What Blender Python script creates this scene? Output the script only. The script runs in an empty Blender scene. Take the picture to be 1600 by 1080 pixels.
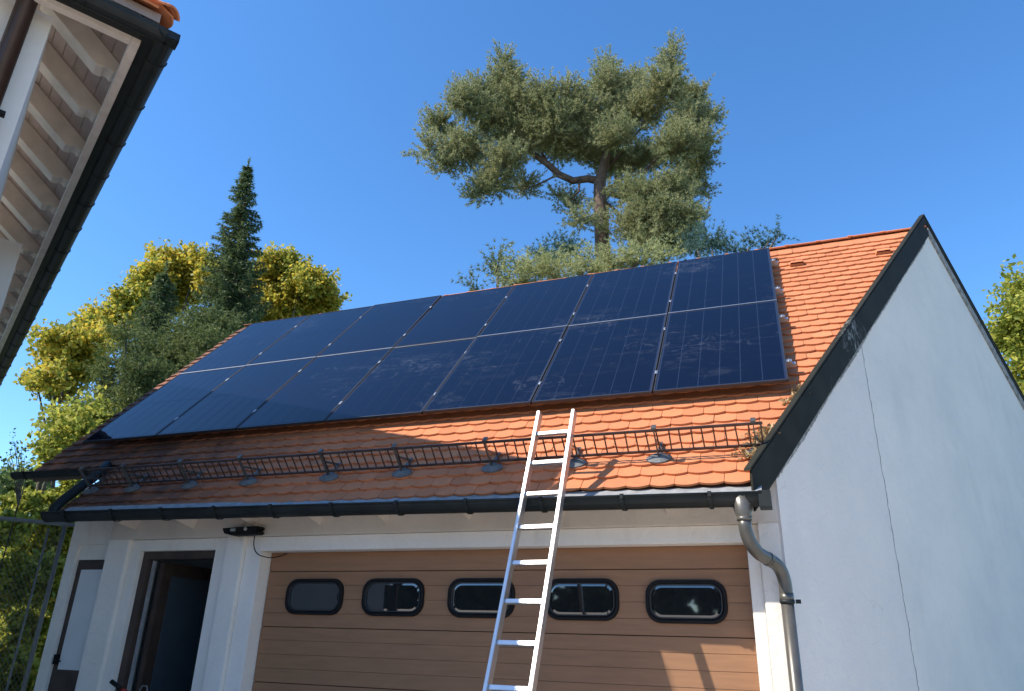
import bpy, bmesh, math, random
import numpy as np
from mathutils import Vector, Matrix

random.seed(7); rng = np.random.default_rng(7)
S = bpy.context.scene
COL = S.collection
R_ = math.radians

# ------------------------------------------------------------------ camera, sky, sun, exposure
F_PX, YAW, PIT, ROL = 1138.33, 0.370146, 0.388068, 0.029593
CAM = np.array([-0.10085, -6.22196, 1.64669])
def cam_axes():
    cy, sy = math.cos(YAW), math.sin(YAW)
    f0 = np.array([-sy, cy, 0]); r0 = np.array([cy, sy, 0]); u0 = np.array([0, 0, 1.])
    f = f0*math.cos(PIT) + u0*math.sin(PIT); u = -f0*math.sin(PIT) + u0*math.cos(PIT)
    r = r0*math.cos(ROL) + u*math.sin(ROL); u = -r0*math.sin(ROL) + u*math.cos(ROL)
    return r, u, f
AR, AU, AF = cam_axes()
cd = bpy.data.cameras.new('camera'); cam = bpy.data.objects.new('camera', cd); COL.objects.link(cam)
cam.matrix_world = Matrix(((AR[0], AU[0], -AF[0], CAM[0]), (AR[1], AU[1], -AF[1], CAM[1]),
                           (AR[2], AU[2], -AF[2], CAM[2]), (0, 0, 0, 1)))
cd.sensor_width = 36; cd.lens = F_PX/1600*36; cd.clip_end = 2000; cd.clip_start = 0.05
S.camera = cam
SUN_EL, SUN_AZ = 44.0, 49.0           # light travels towards +y turned 49 degrees to +x, falling 44 degrees
w = bpy.data.worlds.new('World'); S.world = w; w.use_nodes = True
nt = w.node_tree; nt.nodes.clear()
sky = nt.nodes.new('ShaderNodeTexSky'); sky.sky_type = 'NISHITA'; sky.sun_disc = False
sky.sun_elevation = R_(SUN_EL); sky.sun_rotation = R_(180 + SUN_AZ)
sky.altitude = 400; sky.air_density = 1.0; sky.dust_density = 0.3; sky.ozone_density = 5.0
bg = nt.nodes.new('ShaderNodeBackground'); bg.inputs[1].default_value = 0.14
out = nt.nodes.new('ShaderNodeOutputWorld')
hs = nt.nodes.new('ShaderNodeHueSaturation'); hs.inputs['Saturation'].default_value = 1.17; hs.inputs['Value'].default_value = 1.2
nt.links.new(sky.outputs[0], hs.inputs['Color']); nt.links.new(hs.outputs[0], bg.inputs[0]); nt.links.new(bg.outputs[0], out.inputs[0])
ld = bpy.data.lights.new('sun', 'SUN'); ld.energy = 4.2; ld.angle = R_(0.53); ld.color = (1.0, 0.93, 0.83)
sun = bpy.data.objects.new('sun', ld); COL.objects.link(sun)
sd = Vector((math.sin(R_(SUN_AZ))*math.cos(R_(SUN_EL)), math.cos(R_(SUN_AZ))*math.cos(R_(SUN_EL)), -math.sin(R_(SUN_EL))))
sun.rotation_euler = sd.to_track_quat('-Z', 'Y').to_euler(); sun.location = (-20, -20, 30)
S.view_settings.view_transform = 'Standard'; S.view_settings.look = 'None'
S.view_settings.gamma = 1; S.view_settings.use_curve_mapping = False; S.view_settings.exposure = 0.8

# ------------------------------------------------------------------ frame helpers
TH = 0.8138026; CT, ST = math.cos(TH), math.sin(TH); Z0 = 3.77
def rp(u, v, n=0.0):                   # roof plane coordinates: along the eave, up the slope, off the slope
    return Vector((u, v*CT - n*ST, v*ST + n*CT + Z0))
def at(px, py, d):                     # the place seen at a photograph position, d metres away over the ground
    q = AR*((px-800)/F_PX) - AU*((py-540)/F_PX) + AF
    return CAM + q*(d/math.hypot(q[0], q[1]))
def project(p):
    c = np.array(p) - CAM; z = c @ AF
    return 800 + F_PX*(c @ AR)/z, 540 - F_PX*(c @ AU)/z, z

def empty(name, loc=(0, 0, 0), rot=None, parent=None):
    o = bpy.data.objects.new(name, None); COL.objects.link(o); o.location = loc
    if rot: o.rotation_euler = rot
    o.empty_display_size = 0.1
    if parent: o.parent = parent
    return o
def tag(o, label=None, cat=None, group=None, kind=None):
    if label: o['label'] = label
    if cat: o['category'] = cat
    if group: o['group'] = group
    if kind: o['kind'] = kind
    return o
def link(name, me, parent=None, mat=None):
    if mat and not me.materials: me.materials.append(mat)
    o = bpy.data.objects.new(name, me); COL.objects.link(o)
    if parent: o.parent = parent
    return o
class MB:
    def __init__(s): s.v = []; s.f = []; s.sm = []
    def add(s, vs, fs, smooth=False):
        b = len(s.v); s.v += [tuple(x) for x in vs]; s.f += [tuple(b+i for i in f) for f in fs]; s.sm += [smooth]*len(fs); return s
    def box(s, a, b):
        x0, y0, z0 = [min(a[i], b[i]) for i in range(3)]; x1, y1, z1 = [max(a[i], b[i]) for i in range(3)]
        return s.add([(x0,y0,z0),(x1,y0,z0),(x1,y1,z0),(x0,y1,z0),(x0,y0,z1),(x1,y0,z1),(x1,y1,z1),(x0,y1,z1)],
              [(0,3,2,1),(4,5,6,7),(0,1,5,4),(1,2,6,5),(2,3,7,6),(3,0,4,7)])
    def bar(s, p, q, wx, wy, up=(0, 0, 1)):       # a beam of rectangular section
        p = Vector(p); q = Vector(q); d = (q-p).normalized(); x = d.cross(Vector(up))
        if x.length < 1e-5: x = d.cross(Vector((0, 1, 0)))
        x.normalize(); y = x.cross(d)
        c = [(-1,-1),(1,-1),(1,1),(-1,1)]
        vs = [P + x*(i*wx/2) + y*(j*wy/2) for P in (p, q) for i, j in c]
        return s.add(vs, [(3,2,1,0),(4,5,6,7),(0,1,5,4),(1,2,6,5),(2,3,7,6),(3,0,4,7)])
    def tube(s, pts, r, n=10, caps=True):
        pts = [Vector(p) for p in pts]; k = len(pts); rr = r if isinstance(r, (list, tuple)) else [r]*k
        vs = []; ref = None
        for i, p in enumerate(pts):
            d = (pts[min(i+1, k-1)] - pts[max(i-1, 0)]).normalized()
            if ref is None: ref = d.orthogonal().normalized()
            ref = (ref - d*ref.dot(d)).normalized(); y = d.cross(ref)
            vs += [p + (ref*math.cos(2*math.pi*j/n) + y*math.sin(2*math.pi*j/n))*rr[i] for j in range(n)]
        fs = [(i*n+j, i*n+(j+1) % n, (i+1)*n+(j+1) % n, (i+1)*n+j) for i in range(k-1) for j in range(n)]
        s.add(vs, fs, True)
        if caps:
            b = len(s.v) - n*k
            s.f.append(tuple(b+j for j in range(n-1, -1, -1))); s.f.append(tuple(b+(k-1)*n+j for j in range(n))); s.sm += [False]*2
        return s
    def prism(s, poly, ex):                        # extrude a planar 3D polygon by the vector ex
        poly = [Vector(p) for p in poly]; ex = Vector(ex); n = len(poly)
        return s.add(poly + [p+ex for p in poly], [tuple(range(n-1, -1, -1)), tuple(range(n, 2*n))] + [(i, (i+1) % n, n+(i+1) % n, n+i) for i in range(n)])
    def mesh(s, name, mat=None, bevel=0):
        me = bpy.data.meshes.new(name); me.from_pydata(s.v, [], s.f)
        me.polygons.foreach_set('use_smooth', s.sm)
        bm = bmesh.new(); bm.from_mesh(me); bmesh.ops.recalc_face_normals(bm, faces=bm.faces)
        if bevel: bmesh.ops.bevel(bm, geom=[e for e in bm.edges if len(e.link_faces) == 2 and e.calc_face_angle(0) > 0.6], offset=bevel, segments=2, affect='EDGES', clamp_overlap=True)
        bm.to_mesh(me); bm.free()
        if mat: me.materials.append(mat)
        return me
    def build(s, name, mat, parent=None, bevel=0):
        return link(name, s.mesh(name, mat, bevel), parent)

# ------------------------------------------------------------------ materials
class NT:
    def __init__(s, name):
        s.m = bpy.data.materials.new(name); s.m.use_nodes = True; s.t = s.m.node_tree; s.b = s.t.nodes['Principled BSDF']
        s.out = s.t.nodes['Material Output']
    def n(s, t, **k):
        x = s.t.nodes.new('ShaderNode'+t)
        for a, b in k.items(): setattr(x, a, b)
        return x
    def l(s, a, b): s.t.links.new(a, b)
    def noise(s, scale, detail=4, rough=.55, vec=None, dist=0):
        x = s.n('TexNoise'); x.inputs['Scale'].default_value = scale; x.inputs['Detail'].default_value = detail
        x.inputs['Roughness'].default_value = rough; x.inputs['Distortion'].default_value = dist
        if vec is not None: s.l(vec, x.inputs['Vector'])
        return x.outputs['Fac']
    def pos(s, scale=None, rot=None):
        g = s.n('NewGeometry').outputs['Position']
        if scale is None and rot is None: return g
        m = s.n('Mapping')
        if scale: m.inputs['Scale'].default_value = scale
        if rot: m.inputs['Rotation'].default_value = rot
        s.l(g, m.inputs['Vector']); return m.outputs[0]
    def ramp(s, fac, stops):
        r = s.n('ValToRGB'); e = r.color_ramp.elements
        while len(e) < len(stops): e.new(0.5)
        for k, (p, c) in enumerate(stops): e[k].position = p; e[k].color = (*c, 1) if len(c) == 3 else c
        s.l(fac, r.inputs[0]); return r.outputs[0]
    def math(s, op, a, b=None, c=None):
        x = s.n('Math', operation=op)
        for k, v in enumerate((a, b, c)):
            if v is None: continue
            if isinstance(v, (int, float)): x.inputs[k].default_value = v
            else: s.l(v, x.inputs[k])
        return x.outputs[0]
    def mix(s, fac, a, b, mode='MIX'):
        x = s.n('Mix', data_type='RGBA', blend_type=mode)
        for k, v in ((0, fac), (6, a), (7, b)):
            if isinstance(v, (int, float)): x.inputs[k].default_value = v
            elif isinstance(v, tuple): x.inputs[k].default_value = (*v, 1)
            else: s.l(v, x.inputs[k])
        return x.outputs[2]
    def bump(s, h, strength=.3, dist=.01):
        b = s.n('Bump'); b.inputs['Strength'].default_value = strength; b.inputs['Distance'].default_value = dist
        s.l(h, b.inputs['Height']); s.l(b.outputs[0], s.b.inputs['Normal']); return s
    def set(s, **k):
        for a, v in k.items():
            i = s.b.inputs[a.replace('_', ' ')]
            if isinstance(v, tuple): i.default_value = (*v, 1)
            elif isinstance(v, (int, float)): i.default_value = v
            else: s.l(v, i)
        return s
def simple(name, col, rough=.5, metal=0, var=.12, scale=6, bump=0, bscale=40):
    m = NT(name); n = m.noise(scale, 5, vec=m.pos())
    c = m.ramp(n, [(.3, tuple(x*(1-var) for x in col)), (.7, tuple(min(1, x*(1+var)) for x in col))])
    m.set(Base_Color=c, Roughness=rough, Metallic=metal)
    if bump: m.bump(m.noise(bscale, 6, vec=m.pos()), bump, .004)
    return m.m

def plaster(name, base, patch, rough_bump=.5, crack=False, sk=.2):
    m = NT(name); p = m.pos()
    n1 = m.noise(1.3, 6, .6, p); n2 = m.noise(7, 6, .6, p)
    st = m.noise(2.2, 5, .6, m.pos((1.6, 1.6, .35)))            # rain streaks
    c = m.ramp(n1, [(.33, patch), (.62, base)])
    c = m.mix(m.ramp(st, [(.56, (0, 0, 0)), (.78, (sk, sk, sk))]), c, tuple(x*.62 for x in base))
    c = m.mix(m.ramp(n2, [(.55, (0, 0, 0)), (.8, (.16, .16, .16))]), c, tuple(x*.75 for x in base))
    h = m.math('ADD', m.math('MULTIPLY', m.noise(9, 7, .65, p, .6), 1.0), m.math('MULTIPLY', m.noise(70, 4, .6, p), .25))
    if crack:                                                      # a fine crack and the patched plaster on one side of it
        g = m.n('SeparateXYZ'); m.l(p, g.inputs[0])
        s_ = m.math('ADD', m.math('MULTIPLY', g.outputs[0], .5107), m.math('MULTIPLY', g.outputs[1], .8598))  # along the gable
        wig = m.math('MULTIPLY', m.math('SUBTRACT', m.noise(4.5, 6, .7, m.pos((0.01, 0.01, 1))), .5), .10)
        d = m.math('ABSOLUTE', m.math('SUBTRACT', s_, m.math('ADD', wig, 1.20)))
        line = m.math('LESS_THAN', d, m.math('MULTIPLY', m.noise(9, 3, .6, m.pos((.01, .01, 1))), .013))
        line = m.math('MULTIPLY', line, m.math('LESS_THAN', g.outputs[2], 4.55))
        side = m.math('LESS_THAN', s_, m.math('ADD', wig, 1.20))
        c = m.mix(m.math('MULTIPLY', side, .28), c, tuple(x*y for x, y in zip(base, (.90, .86, .90))))
        v = m.n('TexVoronoi', feature='DISTANCE_TO_EDGE'); v.inputs['Scale'].default_value = 1.1
        mp = m.n('Mapping'); m.l(p, mp.inputs[0])
        nz = m.n('TexNoise'); nz.inputs['Scale'].default_value = 2.3; m.l(p, nz.inputs['Vector'])
        ad = m.n('VectorMath', operation='ADD'); m.l(p, ad.inputs[0]); m.l(nz.outputs['Color'], ad.inputs[1]); m.l(ad.outputs[0], v.inputs['Vector'])
        hair = m.math('MULTIPLY', m.math('LESS_THAN', v.outputs['Distance'], .004), m.math('GREATER_THAN', m.noise(1.7, 2, .5, p), .56))
        hair = m.math('MULTIPLY', hair, side)
        c = m.mix(m.math('MULTIPLY', hair, .35), c, tuple(x*.5 for x in base))
        c = m.mix(m.math('MULTIPLY', line, .75), c, (.10, .105, .10))
        h = m.math('SUBTRACT', h, m.math('MULTIPLY', line, .8))
    m.set(Base_Color=c, Roughness=.9, Specular_IOR_Level=.2); m.bump(h, rough_bump, .012)
    return m.m
M = {}
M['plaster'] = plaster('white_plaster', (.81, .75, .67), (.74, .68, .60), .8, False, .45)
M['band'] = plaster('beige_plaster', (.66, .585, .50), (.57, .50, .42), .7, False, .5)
M['gable'] = plaster('gable_plaster', (.79, .735, .655), (.705, .665, .605), 1.0, True)
M['house_wall'] = plaster('house_plaster', (.72, .68, .62), (.66, .62, .57), .3)
M['white_wood'] = simple('painted_wood', (.62, .545, .47), .6, 0, .12, 5, .25, 30)
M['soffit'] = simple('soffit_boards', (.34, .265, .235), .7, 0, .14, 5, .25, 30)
M['zinc_dark'] = simple('dark_coated_metal', (.014, .017, .016), .55, 0, .3, 5); M['zinc_dark'].node_tree.nodes['Principled BSDF'].inputs['Specular IOR Level'].default_value = .3
M['zinc'] = simple('weathered_zinc', (.30, .30, .29), .6, .15, .25, 14, .1)
M['pipe'] = simple('brown_grey_pipe', (.105, .098, .085), .38, .35, .2, 7)
M['lead'] = simple('lead_sheet', (.12, .125, .125), .7, 0, .35, 12, .3)
def flash_mat():
    m = NT('dark_verge_metal'); p = m.pos()
    c = m.ramp(m.noise(4, 6, .6, p), [(.3, (.017, .017, .012)), (.7, (.030, .029, .021))])
    d = m.n('VectorMath', operation='DISTANCE'); m.l(p, d.inputs[0]); d.inputs[1].default_value = (.62, .84, 4.36)
    near = m.ramp(d.outputs['Value'], [(.08, (1, 1, 1)), (.34, (0, 0, 0))])
    st = m.ramp(m.noise(14, 6, .7, m.pos((1, 1, .45)), 1.0), [(.52, (0, 0, 0)), (.60, (1, 1, 1))])
    c = m.mix(m.math('MULTIPLY', m.math('MULTIPLY', near, st), .6), c, (.45, .46, .44))
    c = m.mix(m.ramp(m.noise(11, 5, .7, m.pos((1, 1, .3))), [(.66, (0, 0, 0)), (.74, (.22, .22, .22))]), c, (.28, .28, .26))
    m.set(Base_Color=c, Roughness=.7, Specular_IOR_Level=.12); m.bump(m.noise(3, 4, .5, p), .15, .01); return m.m
M['flash'] = flash_mat()
M['mortar'] = simple('old_mortar', (.26, .255, .24), .95, 0, .5, 18, .8, 40)
M['iron'] = simple('brown_painted_iron', (.075, .05, .042), .45, .3, .3, 9)
M['alu'] = simple('aluminium', (.60, .60, .59), .36, .9, .06, 9)
M['alu_mill'] = simple('mill_aluminium', (.55, .55, .55), .4, .9, .08, 9)
M['trim'] = simple('dull_window_trim', (.035, .035, .035), .5, .3, .1)
M['dark_panel'] = simple('dark_blue_panel', (.045, .062, .075), .6)
M['black'] = simple('black_rubber', (.008, .008, .008), .65, 0, .2, 9); M['black'].node_tree.nodes['Principled BSDF'].inputs['Specular IOR Level'].default_value = .2
M['brown_wood'] = simple('brown_timber', (.055, .034, .025), .5, 0, .3, 6, .2)
M['white_panel'] = simple('white_panel', (.66, .67, .66), .5, 0, .05, 3)
M['dark_room'] = simple('interior_plaster', (.50, .55, .56), .9, 0, .1, 2)
M['red'] = simple('red_paint', (.28, .02, .02), .4)
M['brown_pipe'] = simple('brown_drain', (.045, .026, .020), .45, .1, .2, 6)
M['bark'] = simple('pine_bark', (.12, .08, .055), .9, 0, .45, 7, .8, 12)
M['bark2'] = simple('grey_bark', (.10, .085, .065), .9, 0, .35, 7, .8, 12)
M['wire'] = simple('galvanised_wire', (.22, .22, .21), .6, .3, .1)
M['paving'] = simple('courtyard_paving', (.62, .54, .44), .9, 0, .12, .8, .4, 25)
M['lawn'] = simple('lawn_ground', (.07, .085, .03), .95, 0, .3, .8, .4, 25)
M['deck'] = simple('roof_boards', (.16, .10, .07), .9, 0, .2, 4)

def tile_mat(name, per_island, base=(.55, .195, .082)):
    m = NT(name)
    if per_island: r = m.n('NewGeometry').outputs['Random Per Island']
    else: r = m.n('ObjectInfo').outputs['Random']
    lo = tuple(x*.88 for x in base); hi = (min(1, base[0]*1.05), base[1]*1.12, base[2]*1.15)
    c = m.ramp(r, [(.0, lo), (.35, base), (.75, tuple(x*1.06 for x in base)), (1, hi)])
    p = m.pos()
    c = m.mix(m.ramp(m.noise(18, 6, .65, p), [(.42, (0, 0, 0)), (.75, (.30, .30, .30))]), c, (base[0]*.55, base[1]*.62, base[2]*.75))
    g = m.n('SeparateXYZ'); m.l(p, g.inputs[0])
    # lichen and soot that grew on the old tiles at the far end of the roof
    far = m.math('MULTIPLY', m.math('SUBTRACT', -3.2, g.outputs[0]), .30)
    low = m.n('Clamp'); m.l(far, low.inputs[0])
    moss = m.math('MULTIPLY', low.outputs[0], m.noise(3.2, 7, .7, p))
    c = m.mix(m.ramp(moss, [(.18, (0, 0, 0)), (.55, (.85, .85, .85))]), c, (.055, .036, .030))
    c = m.mix(m.ramp(m.noise(55, 3, .6, p), [(.66, (0, 0, 0)), (.74, (.25, .25, .25))]), c, (.42, .36, .28))
    m.set(Base_Color=c, Roughness=.78, Specular_IOR_Level=.3); m.bump(m.noise(60, 5, .6, p), .35, .004)
    return m.m
M['tile'] = tile_mat('clay_tile', False); M['tiles'] = tile_mat('clay_tiles', True)

def cell_mat(name, base):
    m = NT(name); p = m.pos()
    q = m.n('VectorRotate', rotation_type='X_AXIS'); q.inputs['Angle'].default_value = -TH; m.l(p, q.inputs[0])
    mp = m.n('Mapping'); mp.inputs['Rotation'].default_value = (0, 0, R_(35)); mp.inputs['Scale'].default_value = (1.0, 3.2, 1); m.l(q.outputs[0], mp.inputs[0])
    sm = m.noise(2.6, 7, .68, mp.outputs[0], .8)                       # wiped streaks
    sp = m.noise(9, 6, .7, q.outputs[0], 1.2)                          # dusty hand marks
    zone = m.noise(.9, 2, .5, q.outputs[0])
    a = m.ramp(m.math('MULTIPLY', sm, m.math('ADD', zone, .5)), [(.58, (0, 0, 0)), (.80, (.55, .55, .55))])
    b = m.ramp(m.math('MULTIPLY', sp, m.math('ADD', zone, .45)), [(.60, (0, 0, 0)), (.76, (.6, .6, .6))])
    film = m.math('ADD', m.math('ADD', m.math('MULTIPLY', a, .07), m.math('MULTIPLY', b, .13)), .001)
    c = m.mix(film, base, (.36, .38, .42))
    m.set(Base_Color=c, Roughness=.35, Coat_Weight=1.0, Coat_Roughness=m.math('ADD', m.math('MULTIPLY', film, .5), .035), Coat_IOR=1.35, Specular_IOR_Level=0.0)
    return m.m
M['cell'] = cell_mat('solar_cell', (.0025, .0040, .013)); M['sheet'] = cell_mat('cell_gap', (.018, .024, .048))
M['pframe'] = simple('anodised_frame', (.034, .034, .037), .45, .2, .1)

def door_mat():
    m = NT('brown_door_paint'); p = m.pos((1, 1, 9))
    c = m.ramp(m.noise(3.0, 6, .6, p), [(.3, (.255, .127, .060)), (.7, (.32, .158, .073))])
    c = m.mix(m.ramp(m.noise(1.1, 5, .6, m.pos((1, 1, .5))), [(.5, (0, 0, 0)), (.8, (.35, .35, .35))]), c, (.22, .11, .065))
    m.set(Base_Color=c, Roughness=.6); m.bump(m.noise(40, 5, .6, m.pos((.5, 1, 6))), .12, .003); return m.m
M['door'] = door_mat()
def pane_mat():
    m = NT('window_pane'); m.set(Base_Color=(.012, .014, .016), Roughness=.03, IOR=1.75, Specular_IOR_Level=.8)
    m.bump(m.noise(1.6, 2, .5, m.pos()), .05, .03); return m.m
M['pane'] = pane_mat()

def leaf_mat(name, stops, trans=.35, rough=.55):
    m = NT(name); r = m.n('NewGeometry').outputs['Random Per Island']
    n = m.noise(.55, 3, .5, m.pos())
    f = m.math('ADD', m.math('MULTIPLY', r, .55), m.math('MULTIPLY', n, .45))
    c = m.ramp(f, stops)
    m.set(Base_Color=c, Roughness=rough, Specular_IOR_Level=.25)
    t = m.n('BsdfTranslucent'); m.l(c, t.inputs[0])
    mx = m.n('MixShader'); mx.inputs[0].default_value = trans
    m.l(m.b.outputs[0], mx.inputs[1]); m.l(t.outputs[0], mx.inputs[2]); m.l(mx.outputs[0], m.out.inputs[0])
    return m.m
M['pine'] = leaf_mat('pine_needles', [(.2, (.15, .195, .085)), (.42, (.28, .315, .15)), (.6, (.41, .41, .205)), (.8, (.50, .465, .245))], .38)
M['pine_low'] = leaf_mat('low_pine_needles', [(.2, (.22, .26, .105)), (.5, (.40, .42, .18)), (.8, (.56, .53, .25))], .42)
M['pine_blue'] = leaf_mat('blue_needles', [(.2, (0.049, 0.105, 0.084)), (.5, (0.084, 0.154, 0.119)), (.8, (0.140, 0.210, 0.154))], 0.3)
M['spruce'] = leaf_mat('spruce_needles', [(.2, (.055, .095, .036)), (.5, (.12, .17, .065)), (.8, (.23, .27, .10))], .3)
M['yew'] = leaf_mat('yew_needles', [(.2, (0.080, 0.114, 0.038)), (.5, (0.170, 0.210, 0.068)), (.8, (0.300, 0.315, 0.105))], 0.3)
M['maple'] = leaf_mat('maple_leaves', [(.22, (.18, .23, .04)), (.38, (.36, .37, .06)), (.52, (.56, .49, .075)), (.75, (.66, .48, .065))], .5)
M['lime'] = leaf_mat('lime_leaves', [(.2, (.17, .22, .035)), (.42, (.33, .36, .06)), (.65, (.50, .48, .085)), (.9, (.58, .48, .085))], .5)
M['bush'] = leaf_mat('bush_leaves', [(.2, (0.075, 0.135, 0.045)), (.5, (0.165, 0.240, 0.090)), (.8, (0.300, 0.375, 0.150))], 0.4)
M['dry'] = leaf_mat('dry_moss', [(.2, (.22, .14, .06)), (.5, (.38, .26, .12)), (.8, (.50, .38, .2))], .2)
M['woods'] = leaf_mat('woods_leaves', [(.2, (.02, .035, .015)), (.5, (.04, .06, .02)), (.8, (.08, .10, .04))], .2)

# ------------------------------------------------------------------ ground
g = MB().add([(-300, -300, 0), (300, -300, 0), (300, 300, 0), (-300, 300, 0)], [(0, 1, 2, 3)]).build('ground', M['lawn']); tag(g, kind='structure')
g = MB().box((-16, -26, -.2), (16, -.15, .006)).build('courtyard', M['paving']); tag(g, kind='structure')

# ------------------------------------------------------------------ garage: walls
garage = tag(empty('garage', (-3.6, 2.0, 0)), 'white rendered garage with orange tiled roof carrying rows of solar panels', 'building')
INV = Matrix.Translation((3.6, -2.0, 0))
def gpart(name, mb, mat, bevel=0, parent=None):
    o = mb.build(name, mat, parent or garage, bevel)
    if parent is None: o.matrix_parent_inverse = INV
    return o
GA = Vector((-.28, -.70)); GD = Vector((2.18, 3.67)).normalized(); GN = Vector((GD.y, -GD.x))   # the slanting gable line
def gx(y, off=0.0): return GA.x + (y - GA.y)*GD.x/GD.y - off/GN.x
RY, YB = 2.90, 6.35
def roofz(y): return (y if y <= RY else 2*RY - y)*ST/CT - .135/CT + Z0
FZ = 2.515
xr = gx(-.5, .02)
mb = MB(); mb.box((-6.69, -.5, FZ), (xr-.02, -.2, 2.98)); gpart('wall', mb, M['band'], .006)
for x0, x1, nm in ((-.35, xr-.02, 'pilaster'), (-5.18, -4.98, 'pilaster'), (-6.69, -6.41, 'pilaster')):
    gpart(nm, MB().box((x0, -.5, 0), (x1, -.2, FZ)), M['plaster'], .006)
def surround(x0, xa, xb, x1, zt, yb):
    mb = MB(); mb.box((x0+.002, -.454, 0), (xa, yb, FZ-.002)); mb.box((xb, -.454, 0), (x1-.002, yb, FZ-.002)); mb.box((xa, -.454, zt), (xb, yb, FZ-.002))
    return gpart('door_surround', mb, M['plaster'], .004)
surround(-4.98, -4.80, -.44, -.35, 2.385, -.22)
surround(-6.41, -6.29, -5.34, -5.18, 2.405, -.25)
gpart('plinth', MB().box((-6.70, -.53, 0), (-6.28, -.47, 1.09)), M['plaster'], .006)
mb = MB(); mb.box((-7.33, -.42, 2.485), (-6.692, -.2, 2.98)); mb.box((-7.33, -.42, 0), (-7.19, -.2, 2.485)); gpart('wall', mb, M['plaster'], .006)
gpart('lintel', MB().box((-7.19, -.39, 2.335), (-6.692, -.22, 2.485)), M['plaster'])
# left and back walls, gable
mb = MB(); poly = [(-7.33, -.2, 0), (-7.33, YB, 0), (-7.33, YB, roofz(YB)-.12), (-7.33, RY, roofz(RY)-.12), (-7.33, -.2, roofz(-.2)-.12)]
mb.prism(poly, (.22, 0, 0)); gpart('wall', mb, M['plaster'])
gpart('wall', MB().box((-7.11, YB-.22, 0), (gx(YB-.22, .3), YB, roofz(YB)-.12)), M['plaster'])
def gpt(y, z, off): return (gx(y, off), y, z)
poly = [gpt(-.5, 0, .02), gpt(YB, 0, .02), gpt(YB, roofz(YB)-.05, .02), gpt(RY, roofz(RY)-.05, .02), gpt(-.5, roofz(-.5)-.05, .02)]
o = gpart('gable_wall', MB().prism(poly, (-GN.x*.24, -GN.y*.24, 0)), M['gable'])
tag(o, 'smooth grey white gable wall with one long vertical crack')
# interior
mb = MB(); mb.box((-6.6, 1.6, 0), (-4.9, 1.7, 2.7)); mb.box((-5.0, -.15, 0), (-4.9, 1.6, 2.7)); mb.box((-6.9, -.15, 0), (-6.8, 1.6, 2.7)); mb.box((-6.8, -.15, 2.62), (-5.0, 1.6, 2.7))
gpart('inner_wall', mb, M['dark_room'])
mb = MB()
for a, b in (((-6.29, -.40, 0), (-6.20, -.30, 2.403)), ((-5.385, -.40, 0), (-5.342, -.30, 2.403)), ((-6.20, -.40, 2.33), (-5.385, -.30, 2.403))): mb.box(a, b)
fr = gpart('door_frame', mb, M['brown_wood'], .004)
MB().box((-6.19, -.36, 0), (-6.165, -.33, 2.32)).build('seal_strip', M['zinc'], fr)
lf = gpart('door_leaf', MB().box((-6.15, -.30, .02), (-6.09, .52, 2.31)), M['brown_wood'], .004); tag(lf, 'brown door leaf standing open into the dark room')
MB().box((-6.088, -.18, .6), (-6.08, .40, 2.18)).build('panel', M['dark_panel'], lf)
ld_ = gpart('side_door', MB().box((-7.188, -.38, 0), (-6.694, -.30, 2.333)), M['brown_wood'], .004); tag(ld_, 'dark brown door with a tall white panel')
MB().box((-7.105, -.392, 1.285), (-6.694, -.381, 2.235)).build('panel', M['white_panel'], ld_)
mb = MB(); mb.box((-7.16, -.42, 1.33), (-7.12, -.381, 1.42)); mb.bar((-7.14, -.425, 1.37), (-7.05, -.43, 1.36), .014, .014); mb.build('handle', M['black'], ld_)

# garage door: planks one by one, five rounded windows
gd = gpart('garage_door', MB().box((-4.798, -.272, 0), (-.442, -.245, 2.383)), M['black'], 0)
tag(gd, 'brown sectional garage door with a row of five windows')
edges = [2.383, 2.212, 2.090, 1.970, 1.850, 1.729, 1.617, 1.500, 1.384, 1.267, 1.150, 1.035, .918, .800, .685, .567, .450, .335, .217, .105, 0.0]
major = {1, 5, 9, 13, 17}
for i in range(len(edges)-1):
    t, b = edges[i], edges[i+1]; ga = .006 if i in major else .0016; gb = .006 if (i+1) in major else .0016
    MB().box((-4.793, -.30, b+gb/2), (-.447, -.2725, t-ga/2)).build('plank', M['door'], gd, .002)
def rrect(cx, cz, hw, hh, r, n=7):
    p = []
    for sx, sz, a0 in ((1, 1, 0), (-1, 1, 90), (-1, -1, 180), (1, -1, 270)):
        for k in range(n):
            a = R_(a0 + 90*k/(n-1)); p.append((cx + sx*(hw-r) + r*math.cos(a), cz + sz*(hh-r) + r*math.sin(a)))
    return p
for x0, x1, zt, zb in ((-4.556, -3.945, 2.148, 1.835), (-3.745, -3.136, 2.150, 1.835), (-2.910, -2.305, 2.150, 1.833), (-2.045, -1.437, 2.145, 1.828), (-1.232, -.622, 2.135, 1.818)):
    cx, cz, hw, hh = (x0+x1)/2, (zt+zb)/2, (x1-x0)/2, (zt-zb)/2
    def ring(layers, mat, name, cap=False):
        mb = MB(); n = 28; vs = []
        for (ins, y, r) in layers: vs += [(x, y, z) for x, z in rrect(cx, cz, hw-ins, hh-ins, r)]
        fs = [(i*n+j, i*n+(j+1) % n, (i+1)*n+(j+1) % n, (i+1)*n+j) for i in range(len(layers)-1) for j in range(n)]
        if cap: fs.append(tuple((len(layers)-1)*n+j for j in range(n)))
        mb.add(vs, fs); return mb.build(name, mat, gd)
    ring([(0, -.299, .115), (.004, -.326, .112), (.022, -.328, .098), (.034, -.316, .088)], M['black'], 'window_frame')
    ring([(.034, -.3165, .088), (.036, -.322, .086), (.043, -.322, .08), (.045, -.312, .078)], M['trim'], 'window_trim')
    ring([(.044, -.311, .079), (.06, -.3125, .07)], M['pane'], 'window_pane', True)
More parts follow.
